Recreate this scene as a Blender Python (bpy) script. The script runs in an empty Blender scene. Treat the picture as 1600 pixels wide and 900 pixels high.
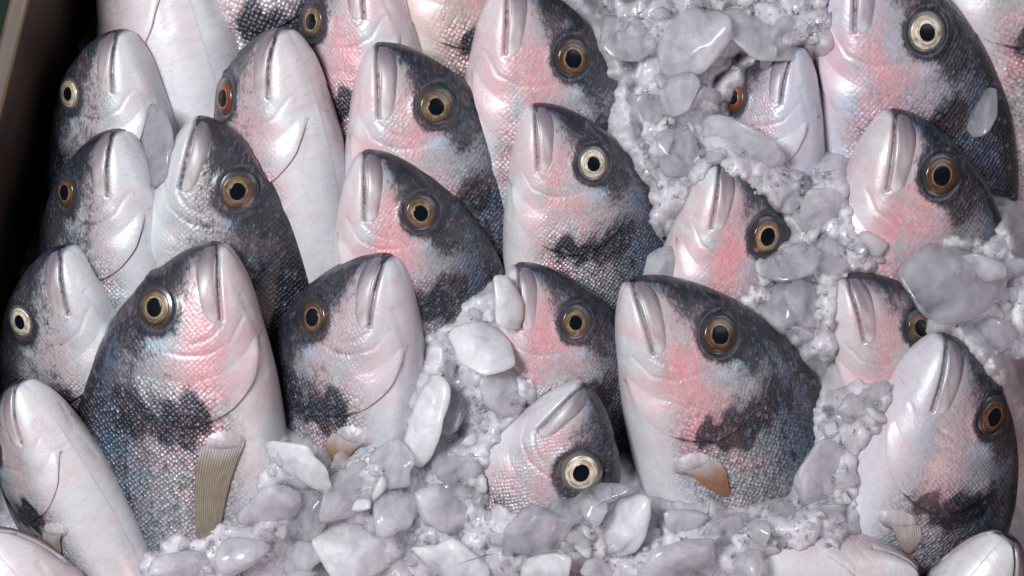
import bpy, math, random
import numpy as np
from mathutils import Vector, Matrix

random.seed(7)
RNG = np.random.default_rng(11)
SC = bpy.context.scene
COL = SC.collection
K = 0.00025          # metres per photo pixel on the z = 0 plane
H = 0.80             # camera height
PI = math.pi

def at(u, v, z):
    """world point at height z seen at photo pixel (u, v)"""
    f = K * (H - z) / H
    return Vector(((u - 800) * f, (450 - v) * f, z))

# ------------------------------------------------------------------ node helper
class NT:
    def __init__(self, name):
        self.m = bpy.data.materials.new(name)
        self.m.use_nodes = True
        self.t = self.m.node_tree
        self.t.nodes.clear()
        self.out = self.t.nodes.new('ShaderNodeOutputMaterial')
    def n(self, typ, **kw):
        nd = self.t.nodes.new(typ)
        ins = kw.pop('ins', {})
        for k, v in kw.items():
            setattr(nd, k, v)
        for k, v in ins.items():
            self.put(nd, k, v)
        return nd
    def put(self, nd, k, v):
        s = nd.inputs[k]
        if isinstance(v, bpy.types.NodeSocket):
            self.t.links.new(v, s)
        else:
            s.default_value = v
    def attr(self, name, which='Vector'):
        return self.n('ShaderNodeAttribute', attribute_name=name).outputs[which]
    def math(self, op, a, b=0.0, c=0.0, clamp=False):
        return self.n('ShaderNodeMath', operation=op, use_clamp=clamp, ins={0: a, 1: b, 2: c}).outputs[0]
    def ss(self, x, a, b):
        return self.n('ShaderNodeMapRange', interpolation_type='SMOOTHSTEP',
                      ins={0: x, 1: a, 2: b, 3: 0.0, 4: 1.0}).outputs[0]
    def lin(self, x, a, b, c, d):
        return self.n('ShaderNodeMapRange', ins={0: x, 1: a, 2: b, 3: c, 4: d}).outputs[0]
    def mix(self, f, a, b, mode='MIX'):
        return self.n('ShaderNodeMix', data_type='RGBA', blend_type=mode, ins={0: f, 6: a, 7: b}).outputs[2]
    def noise(self, vec, scale, detail=4, rough=0.55, dist=0.0):
        return self.n('ShaderNodeTexNoise', ins={'Vector': vec, 'Scale': scale, 'Detail': detail,
                                                 'Roughness': rough, 'Distortion': dist})
    def map(self, vec, loc=(0, 0, 0), rot=(0, 0, 0), scale=(1, 1, 1)):
        return self.n('ShaderNodeMapping', ins={'Vector': vec, 'Location': loc, 'Rotation': rot, 'Scale': scale}).outputs[0]
    def bsdf(self, **kw):
        return self.n('ShaderNodeBsdfPrincipled', ins=kw)
    def finish(self, shader):
        self.t.links.new(shader, self.out.inputs[0])
        return self.m

C4 = lambda r, g, b: (r, g, b, 1.0)

# ------------------------------------------------------------------ materials
def mat_skin():
    t = NT('fish_skin')
    fuv = t.attr('fuv')
    col = t.attr('col', 'Color')
    msk = t.n('ShaderNodeSeparateColor', ins={0: t.attr('msk', 'Color')})
    dark, pink, sca = msk.outputs[0], msk.outputs[1], msk.outputs[2]
    # overlapping scales: a slightly jittered diamond lattice
    warp = t.noise(fuv, 5.0, 2)
    wv = t.n('ShaderNodeVectorMath', operation='MULTIPLY_ADD',
             ins={0: warp.outputs['Color'], 1: (0.03, 0.03, 0.0), 2: fuv}).outputs[0]
    sv = t.map(wv, rot=(0, 0, PI / 4), scale=(42, 42, 3.0))
    vor = t.n('ShaderNodeTexVoronoi', voronoi_dimensions='2D', feature='F1', ins={'Vector': sv, 'Scale': 1.0, 'Randomness': 0.42})
    cell = t.n('ShaderNodeSeparateColor', ins={0: vor.outputs['Color']}).outputs[0]
    dist = vor.outputs['Distance']
    # fine wrinkled skin of the head
    fv = t.map(wv, rot=(0, 0, 0.5), scale=(34, 62, 6))
    fine = t.noise(fv, 1.0, 3, 0.6, 0.6).outputs[0]
    mid = t.noise(fuv, 11.0, 6, 0.65, 0.4).outputs[0]
    low = t.noise(t.map(fuv, loc=(3.1, 7.7, 0)), 3.4, 3, 0.5, 0.3).outputs[0]
    hue = t.noise(t.map(fuv, loc=(9.1, 1.7, 0)), 6.0, 4, 0.6, 0.5).outputs[0]
    # dark pigment and painted crease shade, broken up by scales and speckle
    dv = t.math('MULTIPLY_ADD', t.math('SUBTRACT', cell, 0.5), t.math('MULTIPLY', sca, 0.55), dark)
    dv = t.math('MULTIPLY_ADD', t.math('SUBTRACT', mid, 0.5), 0.95, dv)
    dv = t.math('MULTIPLY_ADD', t.math('SUBTRACT', fine, 0.5), 1.1, dv)
    dk = t.ss(dv, 0.30, 0.82)
    base = col
    # pink of the cheeks, with reflected reddish light put into the colour
    pk = t.math('MULTIPLY', pink, t.ss(t.math('MULTIPLY_ADD', t.math('SUBTRACT', mid, 0.5), 0.7, low), 0.30, 0.62), clamp=True)
    base = t.mix(pk, base, C4(0.64, 0.29, 0.32))
    # iridescence
    ir = t.mix(t.ss(hue, 0.38, 0.62), C4(0.80, 0.98, 1.04), C4(1.08, 0.92, 0.96))
    base = t.mix(t.math('MULTIPLY_ADD', sca, 0.75, 0.12), base, ir, 'MULTIPLY')
    # pores, scratches and faint blood under the pale skin
    low2 = t.noise(t.map(fuv, loc=(5.5, 2.2, 0), scale=(1, 1.6, 1)), 4.2, 5, 0.62, 0.8).outputs[0]
    bl = t.math('MULTIPLY', t.math('SUBTRACT', 1.0, sca, clamp=True), t.ss(low2, 0.44, 0.72))
    base = t.mix(t.math('MULTIPLY', bl, 0.40), base, C4(0.60, 0.42, 0.43))
    sp = t.noise(t.map(fuv, scale=(70, 95, 6)), 1.0, 2, 0.5).outputs[0]
    base = t.mix(t.math('MULTIPLY', t.ss(sp, 0.60, 0.74), 0.38), base, C4(0.24, 0.23, 0.26))
    gv = t.math('MULTIPLY', t.math('SUBTRACT', 1.0, sca, clamp=True), t.ss(mid, 0.42, 0.75))
    base = t.mix(t.math('MULTIPLY', gv, 0.35), base, C4(0.38, 0.39, 0.43))
    # scale value jitter, grooves between scales
    j = t.math('MULTIPLY_ADD', t.math('SUBTRACT', cell, 0.5), t.math('MULTIPLY', sca, 0.95), 1.0)
    gr = t.math('SUBTRACT', 1.0, t.math('MULTIPLY', t.math('MULTIPLY', sca, 0.50), t.ss(dist, 0.34, 0.62)))
    fj = t.math('MULTIPLY_ADD', t.ss(fine, 0.34, 0.56), 0.80, 0.35)
    fj2 = t.math('SUBTRACT', 1.0, t.math('MULTIPLY', t.math('SUBTRACT', 1.0, fj), t.math('ADD', t.math('MULTIPLY', sca, 0.9), 0.06)))
    k = t.math('MULTIPLY', t.math('MULTIPLY', j, gr), fj2)
    base = t.mix(1.0, base, t.n('ShaderNodeCombineColor', ins={0: k, 1: k, 2: k}).outputs[0], 'MULTIPLY')
    dcol = t.mix(t.ss(hue, 0.35, 0.65), C4(0.008, 0.012, 0.022), C4(0.034, 0.026, 0.034))
    fleck = t.math('MULTIPLY', t.ss(fine, 0.50, 0.72), t.ss(low, 0.36, 0.60))
    dcol = t.mix(t.math('MULTIPLY', fleck, 0.75), dcol, t.mix(t.ss(hue, 0.42, 0.58), C4(0.10, 0.13, 0.22), C4(0.24, 0.16, 0.19)))
    gl = t.math('MULTIPLY', t.ss(cell, 0.80, 0.97), t.math('MULTIPLY', sca, 0.5))  # glints of single scales put into the colour
    dcol = t.mix(gl, dcol, C4(0.22, 0.23, 0.32))
    base = t.mix(t.math('MULTIPLY', dk, 0.96), base, dcol)
    hgt = t.math('ADD', t.math('MULTIPLY', t.math('SUBTRACT', 1.0, dist), t.math('MULTIPLY', sca, 1.0)),
                 t.math('ADD', t.math('MULTIPLY', fine, t.math('MULTIPLY_ADD', sca, 0.5, 0.10)), t.math('MULTIPLY', mid, 0.22)))
    bump = t.n('ShaderNodeBump', ins={'Strength': 0.75, 'Distance': 0.0012, 'Height': hgt})
    rough = t.lin(mid, 0.3, 0.7, 0.28, 0.50)
    b = t.bsdf(**{'Base Color': base, 'Roughness': rough, 'Metallic': t.math('MULTIPLY_ADD', sca, 0.35, 0.08),
                  'Coat Weight': 0.20, 'Coat Roughness': 0.10, 'Normal': bump.outputs[0], 'Specular IOR Level': 0.55})
    return t.finish(b.outputs[0])

def mat_lip():
    t = NT('fish_lip')
    fuv = t.attr('fuv')
    col = t.attr('col', 'Color')
    n1 = t.noise(t.map(fuv, scale=(6, 20, 5)), 1.0, 5, 0.6).outputs[0]
    base = t.mix(t.ss(n1, 0.35, 0.7), t.mix(1.0, col, C4(0.72, 0.66, 0.68), 'MULTIPLY'), col)
    bump = t.n('ShaderNodeBump', ins={'Strength': 0.3, 'Distance': 0.0006, 'Height': n1})
    b = t.bsdf(**{'Base Color': base, 'Roughness': 0.42, 'Coat Weight': 0.12, 'Coat Roughness': 0.2,
                  'Normal': bump.outputs[0]})
    return t.finish(b.outputs[0])

def mat_eye(name, kind):
    t = NT(name)
    fuv = t.attr('fuv')                   # x = radius 0..1, y = angle
    col = t.attr('col', 'Color')
    sep = t.n('ShaderNodeSeparateXYZ', ins={0: fuv})
    if kind == 'pupil':
        base = C4(0.004, 0.005, 0.009)
        b = t.bsdf(**{'Base Color': base, 'Roughness': 0.2, 'Specular IOR Level': 0.25, 'Coat Weight': 0.15, 'Coat Roughness': 0.03})
        return t.finish(b.outputs[0])
    pv = t.map(fuv, scale=(9, 1.3, 1))
    n1 = t.noise(pv, 1.0, 5, 0.65, 0.6).outputs[0]
    n2 = t.noise(t.map(fuv, scale=(2.5, 0.55, 1), loc=(4, 2, 0)), 1.0, 3).outputs[0]
    if kind == 'iris':
        base = t.mix(t.ss(n1, 0.36, 0.64), t.mix(1.0, col, C4(0.50, 0.40, 0.34), 'MULTIPLY'), col)
        base = t.mix(t.math('MULTIPLY', t.ss(n2, 0.42, 0.62), 0.85), base, t.mix(1.0, col, C4(0.30, 0.24, 0.22), 'MULTIPLY'))
        met, rg = 0.12, 0.28
    else:
        base = t.mix(t.ss(n1, 0.35, 0.65), t.mix(1.0, col, C4(0.45, 0.45, 0.5), 'MULTIPLY'), col)
        met, rg = 0.1, 0.3
    b = t.bsdf(**{'Base Color': base, 'Roughness': rg, 'Metallic': met, 'Coat Weight': 0.45, 'Coat Roughness': 0.05})
    return t.finish(b.outputs[0])

def mat_fin():
    t = NT('fin_membrane')
    fuv = t.attr('fuv')                   # x along the rays, y across
    col = t.attr('col', 'Color')
    sep = t.n('ShaderNodeSeparateXYZ', ins={0: fuv})
    ray = t.math('SINE', t.math('MULTIPLY', sep.outputs[1], 95.0))
    n1 = t.noise(t.map(fuv, scale=(14, 5, 1)), 1.0, 4).outputs[0]
    k = t.math('MULTIPLY_ADD', t.ss(ray, -0.5, 0.8), 0.35, t.math('MULTIPLY_ADD', n1, 0.7, 0.35))
    base = t.mix(1.0, col, t.n('ShaderNodeCombineColor', ins={0: k, 1: k, 2: k}).outputs[0], 'MULTIPLY')
    bump = t.n('ShaderNodeBump', ins={'Strength': 0.35, 'Distance': 0.0004, 'Height': ray})
    b = t.bsdf(**{'Base Color': base, 'Roughness': 0.38, 'Normal': bump.outputs[0], 'Coat Weight': 0.3})
    tr = t.n('ShaderNodeBsdfTranslucent', ins={'Color': base})
    m = t.n('ShaderNodeMixShader', ins={0: 0.3, 1: b.outputs[0], 2: tr.outputs[0]})
    return t.finish(m.outputs[0])

def mat_ice(name, cloud, tint, clear=0.5, grain=1.0):
    """wet ice: a milky scattering share, a share the light passes straight through, a refracting share"""
    t = NT(name)
    g = t.n('ShaderNodeTexCoord').outputs['Object']
    n1 = t.noise(g, 70.0, 4, 0.55, 0.8).outputs[0]
    n2 = t.noise(g, 330.0, 4, 0.65, 0.5).outputs[0]
    n3 = t.noise(g, 1100.0, 2, 0.6, 0.2).outputs[0]
    hg = t.math('MULTIPLY_ADD', n3, 0.35 * grain, t.math('MULTIPLY_ADD', n2, 0.5 * grain, n1))
    bump = t.n('ShaderNodeBump', ins={'Strength': min(0.16 + 0.18 * grain, 0.7), 'Distance': 0.0008, 'Height': hg})
    dens = t.mix(t.ss(n2, 0.38, 0.68), t.mix(1.0, tint, C4(0.86, 0.85, 0.87), 'MULTIPLY'), tint)
    milk = t.bsdf(**{'Base Color': dens, 'Roughness': 0.35, 'IOR': 1.31, 'Normal': bump.outputs[0],
                     'Subsurface Weight': 1.0, 'Subsurface Radius': (1.0, 1.0, 1.1), 'Subsurface Scale': 0.009,
                     'Coat Weight': 0.7, 'Coat Roughness': 0.07, 'Coat IOR': 1.4})
    glass = t.bsdf(**{'Base Color': C4(0.97, 0.97, 0.99), 'Roughness': 0.10, 'IOR': 1.22, 'Transmission Weight': 1.0,
                      'Normal': bump.outputs[0], 'Coat Weight': 0.5, 'Coat Roughness': 0.05})
    thru = t.n('ShaderNodeBsdfTransparent', ins={'Color': C4(0.97, 0.97, 0.99)})
    cl = t.n('ShaderNodeMixShader', ins={0: clear, 1: glass.outputs[0], 2: thru.outputs[0]})
    f = t.lin(n1, 0.3, 0.7, max(0.0, cloud - 0.20), min(1.0, cloud + 0.20))
    m = t.n('ShaderNodeMixShader', ins={0: f, 1: cl.outputs[0], 2: milk.outputs[0]})
    return t.finish(m.outputs[0])

def mat_bed():
    t = NT('packed_ice')
    g = t.n('ShaderNodeTexCoord').outputs['Object']
    n1 = t.noise(g, 120.0, 6, 0.65, 0.5).outputs[0]
    v = t.n('ShaderNodeTexVoronoi', ins={'Vector': g, 'Scale': 210.0})
    base = t.mix(t.ss(n1, 0.3, 0.7), C4(0.30, 0.28, 0.33), C4(0.55, 0.53, 0.58))
    bump = t.n('ShaderNodeBump', ins={'Strength': 0.9, 'Distance': 0.002,
               'Height': t.math('ADD', n1, t.math('MULTIPLY', v.outputs['Distance'], 0.6))})
    b = t.bsdf(**{'Base Color': base, 'Roughness': 0.25, 'Normal': bump.outputs[0], 'IOR': 1.31})
    return t.finish(b.outputs[0])

def mat_wood(name, a, b):
    t = NT(name)
    g = t.n('ShaderNodeTexCoord').outputs['Object']
    w = t.noise(t.map(g, scale=(160, 9, 60)), 1.0, 6, 0.6, 1.2).outputs[0]
    s = t.noise(g, 40.0, 4).outputs[0]
    base = t.mix(t.ss(w, 0.3, 0.7), a, b)
    base = t.mix(t.ss(s, 0.52, 0.72), base, C4(0.02, 0.012, 0.008))
    bump = t.n('ShaderNodeBump', ins={'Strength': 0.4, 'Distance': 0.001, 'Height': w})
    b = t.bsdf(**{'Base Color': base, 'Roughness': 0.6, 'Normal': bump.outputs[0]})
    return t.finish(b.outputs[0])

def mat_ground():
    t = NT('dark_green_table')
    g = t.n('ShaderNodeTexCoord').outputs['Object']
    n1 = t.noise(g, 60.0, 5).outputs[0]
    base = t.mix(t.ss(n1, 0.3, 0.7), C4(0.004, 0.012, 0.008), C4(0.008, 0.022, 0.015))
    b = t.bsdf(**{'Base Color': base, 'Roughness': 0.8, 'Specular IOR Level': 0.2})
    return t.finish(b.outputs[0])

M = dict(skin=mat_skin(), lip=mat_lip(), eye=mat_eye('eye_rim', 'rim'), iris=mat_eye('eye_iris', 'iris'),
         pupil=mat_eye('eye_pupil', 'pupil'), fin=mat_fin(), bed=mat_bed(), wood=mat_wood('worn_wood', C4(.03, .014, .005), C4(.10, .048, .016)), shaded_wood=mat_wood('shaded_dark_wood', C4(.012, .007, .004), C4(.045, .024, .013)), ground=mat_ground())
ICE = {
    'clear': mat_ice('clear_ice', 0.24, C4(0.72, 0.70, 0.77), 0.42, 0.6),
    'cloudy': mat_ice('cloudy_ice', 0.42, C4(0.74, 0.72, 0.79), 0.5, 0.6),
    'white': mat_ice('white_ice', 0.70, C4(0.84, 0.84, 0.90), 0.6, 0.4),
    'smoky': mat_ice('smoky_ice', 0.55, C4(0.40, 0.40, 0.45), 0.5, 0.5),
    'crushed': mat_ice('crushed_ice', 0.45, C4(0.82, 0.79, 0.85), 0.6, 0.6),
    'blanket': mat_ice('packed_ice_mass', 0.74, C4(0.75, 0.715, 0.78), 0.72, 2.2),
}

# ------------------------------------------------------------------ mesh helpers
def make_obj(name, V, F, mat, parent=None, attrs=None, smooth=True):
    me = bpy.data.meshes.new(name)
    V = np.asarray(V, dtype=np.float32)
    if isinstance(F, np.ndarray):
        nf, k = F.shape
        me.vertices.add(len(V)); me.vertices.foreach_set('co', V.ravel())
        me.loops.add(nf * k); me.loops.foreach_set('vertex_index', F.astype(np.int32).ravel())
        me.polygons.add(nf)
        me.polygons.foreach_set('loop_start', np.arange(0, nf * k, k, dtype=np.int32))
        me.polygons.foreach_set('loop_total', np.full(nf, k, dtype=np.int32))
        me.update(calc_edges=True)
    else:
        me.from_pydata(V.tolist(), [], F); me.update()
    if smooth:
        me.polygons.foreach_set('use_smooth', np.ones(len(me.polygons), dtype=bool))
    for nm, arr in (attrs or {}).items():
        if nm == 'fuv':
            a = me.attributes.new(nm, 'FLOAT_VECTOR', 'POINT'); a.data.foreach_set('vector', np.asarray(arr, np.float32).ravel())
        else:
            arr = np.asarray(arr, np.float32)
            if arr.shape[1] == 3:
                arr = np.concatenate([arr, np.ones((len(arr), 1), np.float32)], 1)
            a = me.attributes.new(nm, 'FLOAT_COLOR', 'POINT'); a.data.foreach_set('color', arr.ravel())
    me.materials.append(mat)
    o = bpy.data.objects.new(name, me)
    COL.objects.link(o)
    if parent is not None:
        o.parent = parent
    return o

def tag(o, label=None, cat=None, group=None, kind=None):
    if label: o['label'] = label
    if cat: o['category'] = cat
    if group: o['group'] = group
    if kind: o['kind'] = kind
    return o

def grid_faces(nu, nv, wrap=False, flip=False):
    i = np.arange(nu - 1)[:, None]
    j = np.arange(nv if wrap else nv - 1)[None, :]
    j2 = (j + 1) % nv
    a = i * nv + j; b = i * nv + j2; c = (i + 1) * nv + j2; d = (i + 1) * nv + j
    F = np.stack([x.ravel() for x in np.broadcast_arrays(a, b, c, d)], 1)
    return F[:, ::-1] if flip else F

def curve(xs, ys):
    """monotone-ish cubic through the knots"""
    xs = np.array(xs, float); ys = np.array(ys, float)
    d = np.diff(ys) / np.diff(xs)
    m = np.zeros_like(ys); m[0] = d[0]; m[-1] = d[-1]
    for i in range(1, len(xs) - 1):
        m[i] = 0 if d[i - 1] * d[i] <= 0 else 2 * d[i - 1] * d[i] / (d[i - 1] + d[i])
    def f(x):
        x = np.clip(x, xs[0], xs[-1])
        k = np.clip(np.searchsorted(xs, x) - 1, 0, len(xs) - 2)
        h = xs[k + 1] - xs[k]; t = (x - xs[k]) / h
        return ((2*t**3 - 3*t**2 + 1) * ys[k] + (t**3 - 2*t**2 + t) * h * m[k]
                + (-2*t**3 + 3*t**2) * ys[k + 1] + (t**3 - t**2) * h * m[k + 1])
    return f

def sstep(x, a, b):
    t = np.clip((x - a) / (b - a), 0, 1)
    return t * t * (3 - 2 * t)

def seg_dist(x, y, pts):
    best = np.full(np.shape(x), 9.0)
    for (x0, y0), (x1, y1) in zip(pts[:-1], pts[1:]):
        dx, dy = x1 - x0, y1 - y0
        t = np.clip(((x - x0) * dx + (y - y0) * dy) / (dx * dx + dy * dy), 0, 1)
        best = np.minimum(best, np.hypot(x - x0 - t * dx, y - y0 - t * dy))
    return best

# ------------------------------------------------------------------ the fish (unit: one head length)
YD = curve([0, .02, .05, .10, .2, .3, .4, .5, .7, .9, 1.1, 1.4, 1.8, 2.2, 2.6, 3.0, 3.25],
           [.03, .092, .155, .228, .342, .432, .512, .575, .67, .735, .775, .79, .73, .58, .37, .18, .13])
YV = curve([0, .02, .05, .10, .2, .3, .5, .7, .9, 1.1, 1.4, 1.8, 2.2, 2.6, 3.0, 3.25],
           [-.02, -.06, -.09, -.125, -.18, -.22, -.285, -.34, -.385, -.42, -.45, -.44, -.37, -.26, -.14, -.11])
WW = curve([0, .02, .05, .1, .2, .3, .5, .7, .9, 1.1, 1.4, 1.8, 2.4, 3.0, 3.25],
           [.03, .078, .112, .150, .202, .234, .28, .315, .325, .325, .31, .26, .15, .06, .035])
EX, EY, ER = .44, .30, .118      # eye place, set anew for every fish
EX0, EY0 = EX, EY
ESC = 1.0
SLIT = [(-.02, -.012), (.05, -.035), (.2, -.06), (.36, -.085)]
GILL_R = [(.46, -.275), (.66, -.27), (.83, -.19), (.93, -.05), (.975, .08), (.955, .22), (.89, .35), (.80, .45)]
GILL_F = [(.42, -.262), (.50, -.215), (.58, -.12), (.625, .0), (.645, .11), (.65, .22), (.67, .34), (.72, .43)]
BLOT = [(.90, .0), (.98, .10), (.99, .24), (.93, .42)]

def NOST():
    return [(EX - .22, EY + .045), (EX - .08, EY + .125)]

def P0(x, t):
    """undisplaced flank point for t in [-1, 1] (belly to back), visible side = +z"""
    yd, yv, w = YD(x), YV(x), WW(x)
    yc, hh = (yd + yv) / 2, (yd - yv) / 2
    t = np.clip(t, -1, 1)
    z = w * np.power(np.clip(1 - t * t, 0, 1), 0.46) * (1 - .26 * t)
    return np.stack([x, yc + hh * t, z], -1)

def tt(x, y):
    yd, yv = YD(x), YV(x)
    return np.clip((y - (yd + yv) / 2) / np.maximum((yd - yv) / 2, 1e-4), -.999, .999)

def N0(x, t):
    e = 1e-3
    x = np.maximum(x, 2e-3)
    a = P0(x + e, t) - P0(x - e, t)
    tc = np.clip(t, -.985, .985)
    b = P0(x, tc + e) - P0(x, tc - e)
    n = np.cross(a, b)
    return n / np.maximum(np.linalg.norm(n, axis=-1, keepdims=True), 1e-9)

def feat(x, y):
    """relief of the head in head lengths"""
    f = np.zeros_like(x)
    re = np.hypot(x - EX, y - EY) / ESC
    f += .012 * np.exp(-((re - .128) / .028) ** 2)                       # eye rim
    f -= .040 * np.exp(-(re / .085) ** 4)                                # socket
    f -= .030 * np.exp(-(seg_dist(x, y, SLIT) / .010) ** 2)              # gape
    f += .004 * np.exp(-(seg_dist(x, y, [(.02, -.05), (.2, -.115), (.36, -.14)]) / .035) ** 2)
    f -= .012 * np.exp(-(seg_dist(x, y, NOST()) / .014) ** 2)   # nostril furrow
    f += .012 * np.exp(-(np.hypot(x - EX + .12, y - EY - .075) / .03) ** 2)
    f -= .0045 * np.exp(-(seg_dist(x, y, [(.36, -.19), (.48, -.14), (.55, -.02), (.565, .1), (.56, .2)]) / .010) ** 2)
    f -= .004 * np.exp(-(seg_dist(x, y, [(.38, -.10), (.46, -.03), (.50, .06)]) / .012) ** 2)
    f -= .004 * np.exp(-(seg_dist(x, y, [(.25, -.17), (.45, -.262), (.7, -.315)]) / .012) ** 2)
    f += .006 * np.exp(-(np.hypot((x - .43) / .10, (y + .08) / .07)) ** 2)  # cheek
    f += .010 * np.exp(-(seg_dist(x, y, [(1.04, -.20), (1.04, -.06)]) / .05) ** 2)   # pectoral base
    f += .0025 * np.sin(31 * x + 9 * y) * np.exp(-((y + .12) / .16) ** 2) * np.exp(-((x - .6) / .22) ** 2)
    f *= sstep(x, 0.0, .03)
    return f

def colours(x, y, t, fp):
    """skin pigment, with crease shade and pink sheen painted in: base colour and (dark, pink, scale) masks"""
    yd, yv = YD(x), YV(x)
    r = (t + 1) / 2
    q = yd - y
    white = np.array([.60, .60, .63]); silver = np.array([.27, .295, .32]); back = np.array([.13, .165, .24])
    warm = np.array([.62, .54, .54])
    a = sstep(r, .07, .34)[..., None]
    c = white * (1 - a) + silver * a
    wb = (np.exp(-((r - .40) / .16) ** 2) * .5)[..., None]
    c = c * (1 - wb) + warm * wb
    bw = .16 + .42 * sstep(x, .45, 1.15)
    bk = (1 - sstep(q, bw * .30, bw))
    c = c * (1 - bk[..., None]) + back * bk[..., None]
    # grey jaw tip
    d = np.zeros_like(x)
    d += (.92 * (1 - sstep(q, .015, .055 + .10 * sstep(x, .4, 1.0)))) * fp['dk']
    d += .30 * fp['dk'] * (1 - sstep(q, .04, bw * 1.05)) 
    d += .75 * np.exp(-(np.hypot((x - EX - .15) / .14, (y - EY - .13) / .10)) ** 2) * fp['dk']
    d += .50 * np.exp(-(np.hypot((x - .20) / .15, (y - .20) / .11)) ** 2) * fp['dk']
    d += fp['gy'] * .60 * sstep(r, .17, .40) * (1 - .4 * sstep(x, .8, 1.2))
    re = np.hypot(x - EX, y - EY) / ESC
    d += .95 * np.exp(-((re - .105) / .042) ** 2)
    d += .50 * np.exp(-(seg_dist(x, y, NOST()) / .018) ** 2)
    bd = seg_dist(x, y, BLOT)
    wv = .078 * (1 + .30 * np.sin(17 * y + fp['seed']) + .25 * np.sin(41 * y + 23 * x))
    d += 1.35 * fp['bl'] * np.exp(-(bd / wv) ** 2)
    d += .30 * fp['bl'] * np.exp(-(np.hypot((x - .86) / .12, (y - .16) / .16)) ** 2)
    d += .50 * np.exp(-(seg_dist(x, y, [(1.0, .42), (1.3, .43), (1.7, .37), (2.2, .26)]) / .012) ** 2) * sstep(np.sin(x * 40), -.6, .3)
    d += .16 * sstep(r, .42, .75) * fp['dk']
    d += 1.0 * np.exp(-(np.hypot(x - EX + .17, y - EY - .085) / .020) ** 2)
    d += .60 * np.exp(-(seg_dist(x, y, SLIT) / .017) ** 2)  # darkness inside the mouth crease painted into the mask
    d += .45 * np.exp(-(seg_dist(x, y, GILL_R) / .010) ** 2)  # shadow gap under the gill cover edge painted in
    d -= .25 * (1 - sstep(r, .12, .30))
    d += .15 * np.exp(-(seg_dist(x, y, [(.36, -.19), (.48, -.14), (.55, -.02), (.565, .1)]) / .012) ** 2)  # crease shade of the cheek groove painted as a dark line
    d += .25 * np.exp(-(seg_dist(x, y, [(.25, -.17), (.45, -.262), (.7, -.315)]) / .010) ** 2)  # throat crease shade painted in the same way
    pk = fp['pk'] * (np.exp(-(np.hypot((x - .52) / .36, (y + .00) / .28)) ** 2) * 1.0
                     + .7 * np.exp(-(np.hypot((x - 1.0) / .2, (y - .02) / .2)) ** 2)
                     + .30 * np.exp(-(np.hypot((x - .28) / .14, (y - .22) / .10)) ** 2)
                     + .06 * (1 - sstep(r, .1, .35)) * sstep(x, .5, 1.4))
    pk *= (1 - bk) * (1 - .6 * np.exp(-(np.hypot((x - .42) / .09, (y + .10) / .07)) ** 2))
    sca = sstep(r, .09, .32) * (.20 + .80 * sstep(x, .10, .35)) * (.15 + .22 * sstep(r, .55, .8) + .63 * sstep(x, .66, 1.0))
    sca *= .35 + .65 * sstep(re, .10, .19)
    cyan = (np.exp(-(np.hypot((x - EX - .19) / .05, (y - EY) / .13)) ** 2) * .55)[..., None]
    c = c * (1 - cyan) + np.array([.50, .66, .80]) * cyan
    sl = (np.exp(-(seg_dist(x, y, SLIT) / .011) ** 2) * .45)[..., None]  # mouth crease darkness painted into the base colour too
    c = c * (1 - sl) + np.array([.02, .014, .016]) * sl
    c = c * np.array(fp['tint'])
    m = np.stack([np.clip(d, 0, 1.3), np.clip(pk, 0, 1), np.clip(sca, 0, 1)], -1)
    return c, m

def surf(x, y, off=0.0):
    t = tt(x, y)
    return P0(x, t) + N0(x, t) * (feat(x, y) + off)[..., None], t

def fuvs(x, y, side, fp):
    return np.stack([x + fp['seed'] * 3.7, y * 1.0 + fp['seed'] * 1.9 + (side < 0) * 5.0, np.zeros_like(x)], -1)

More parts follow.
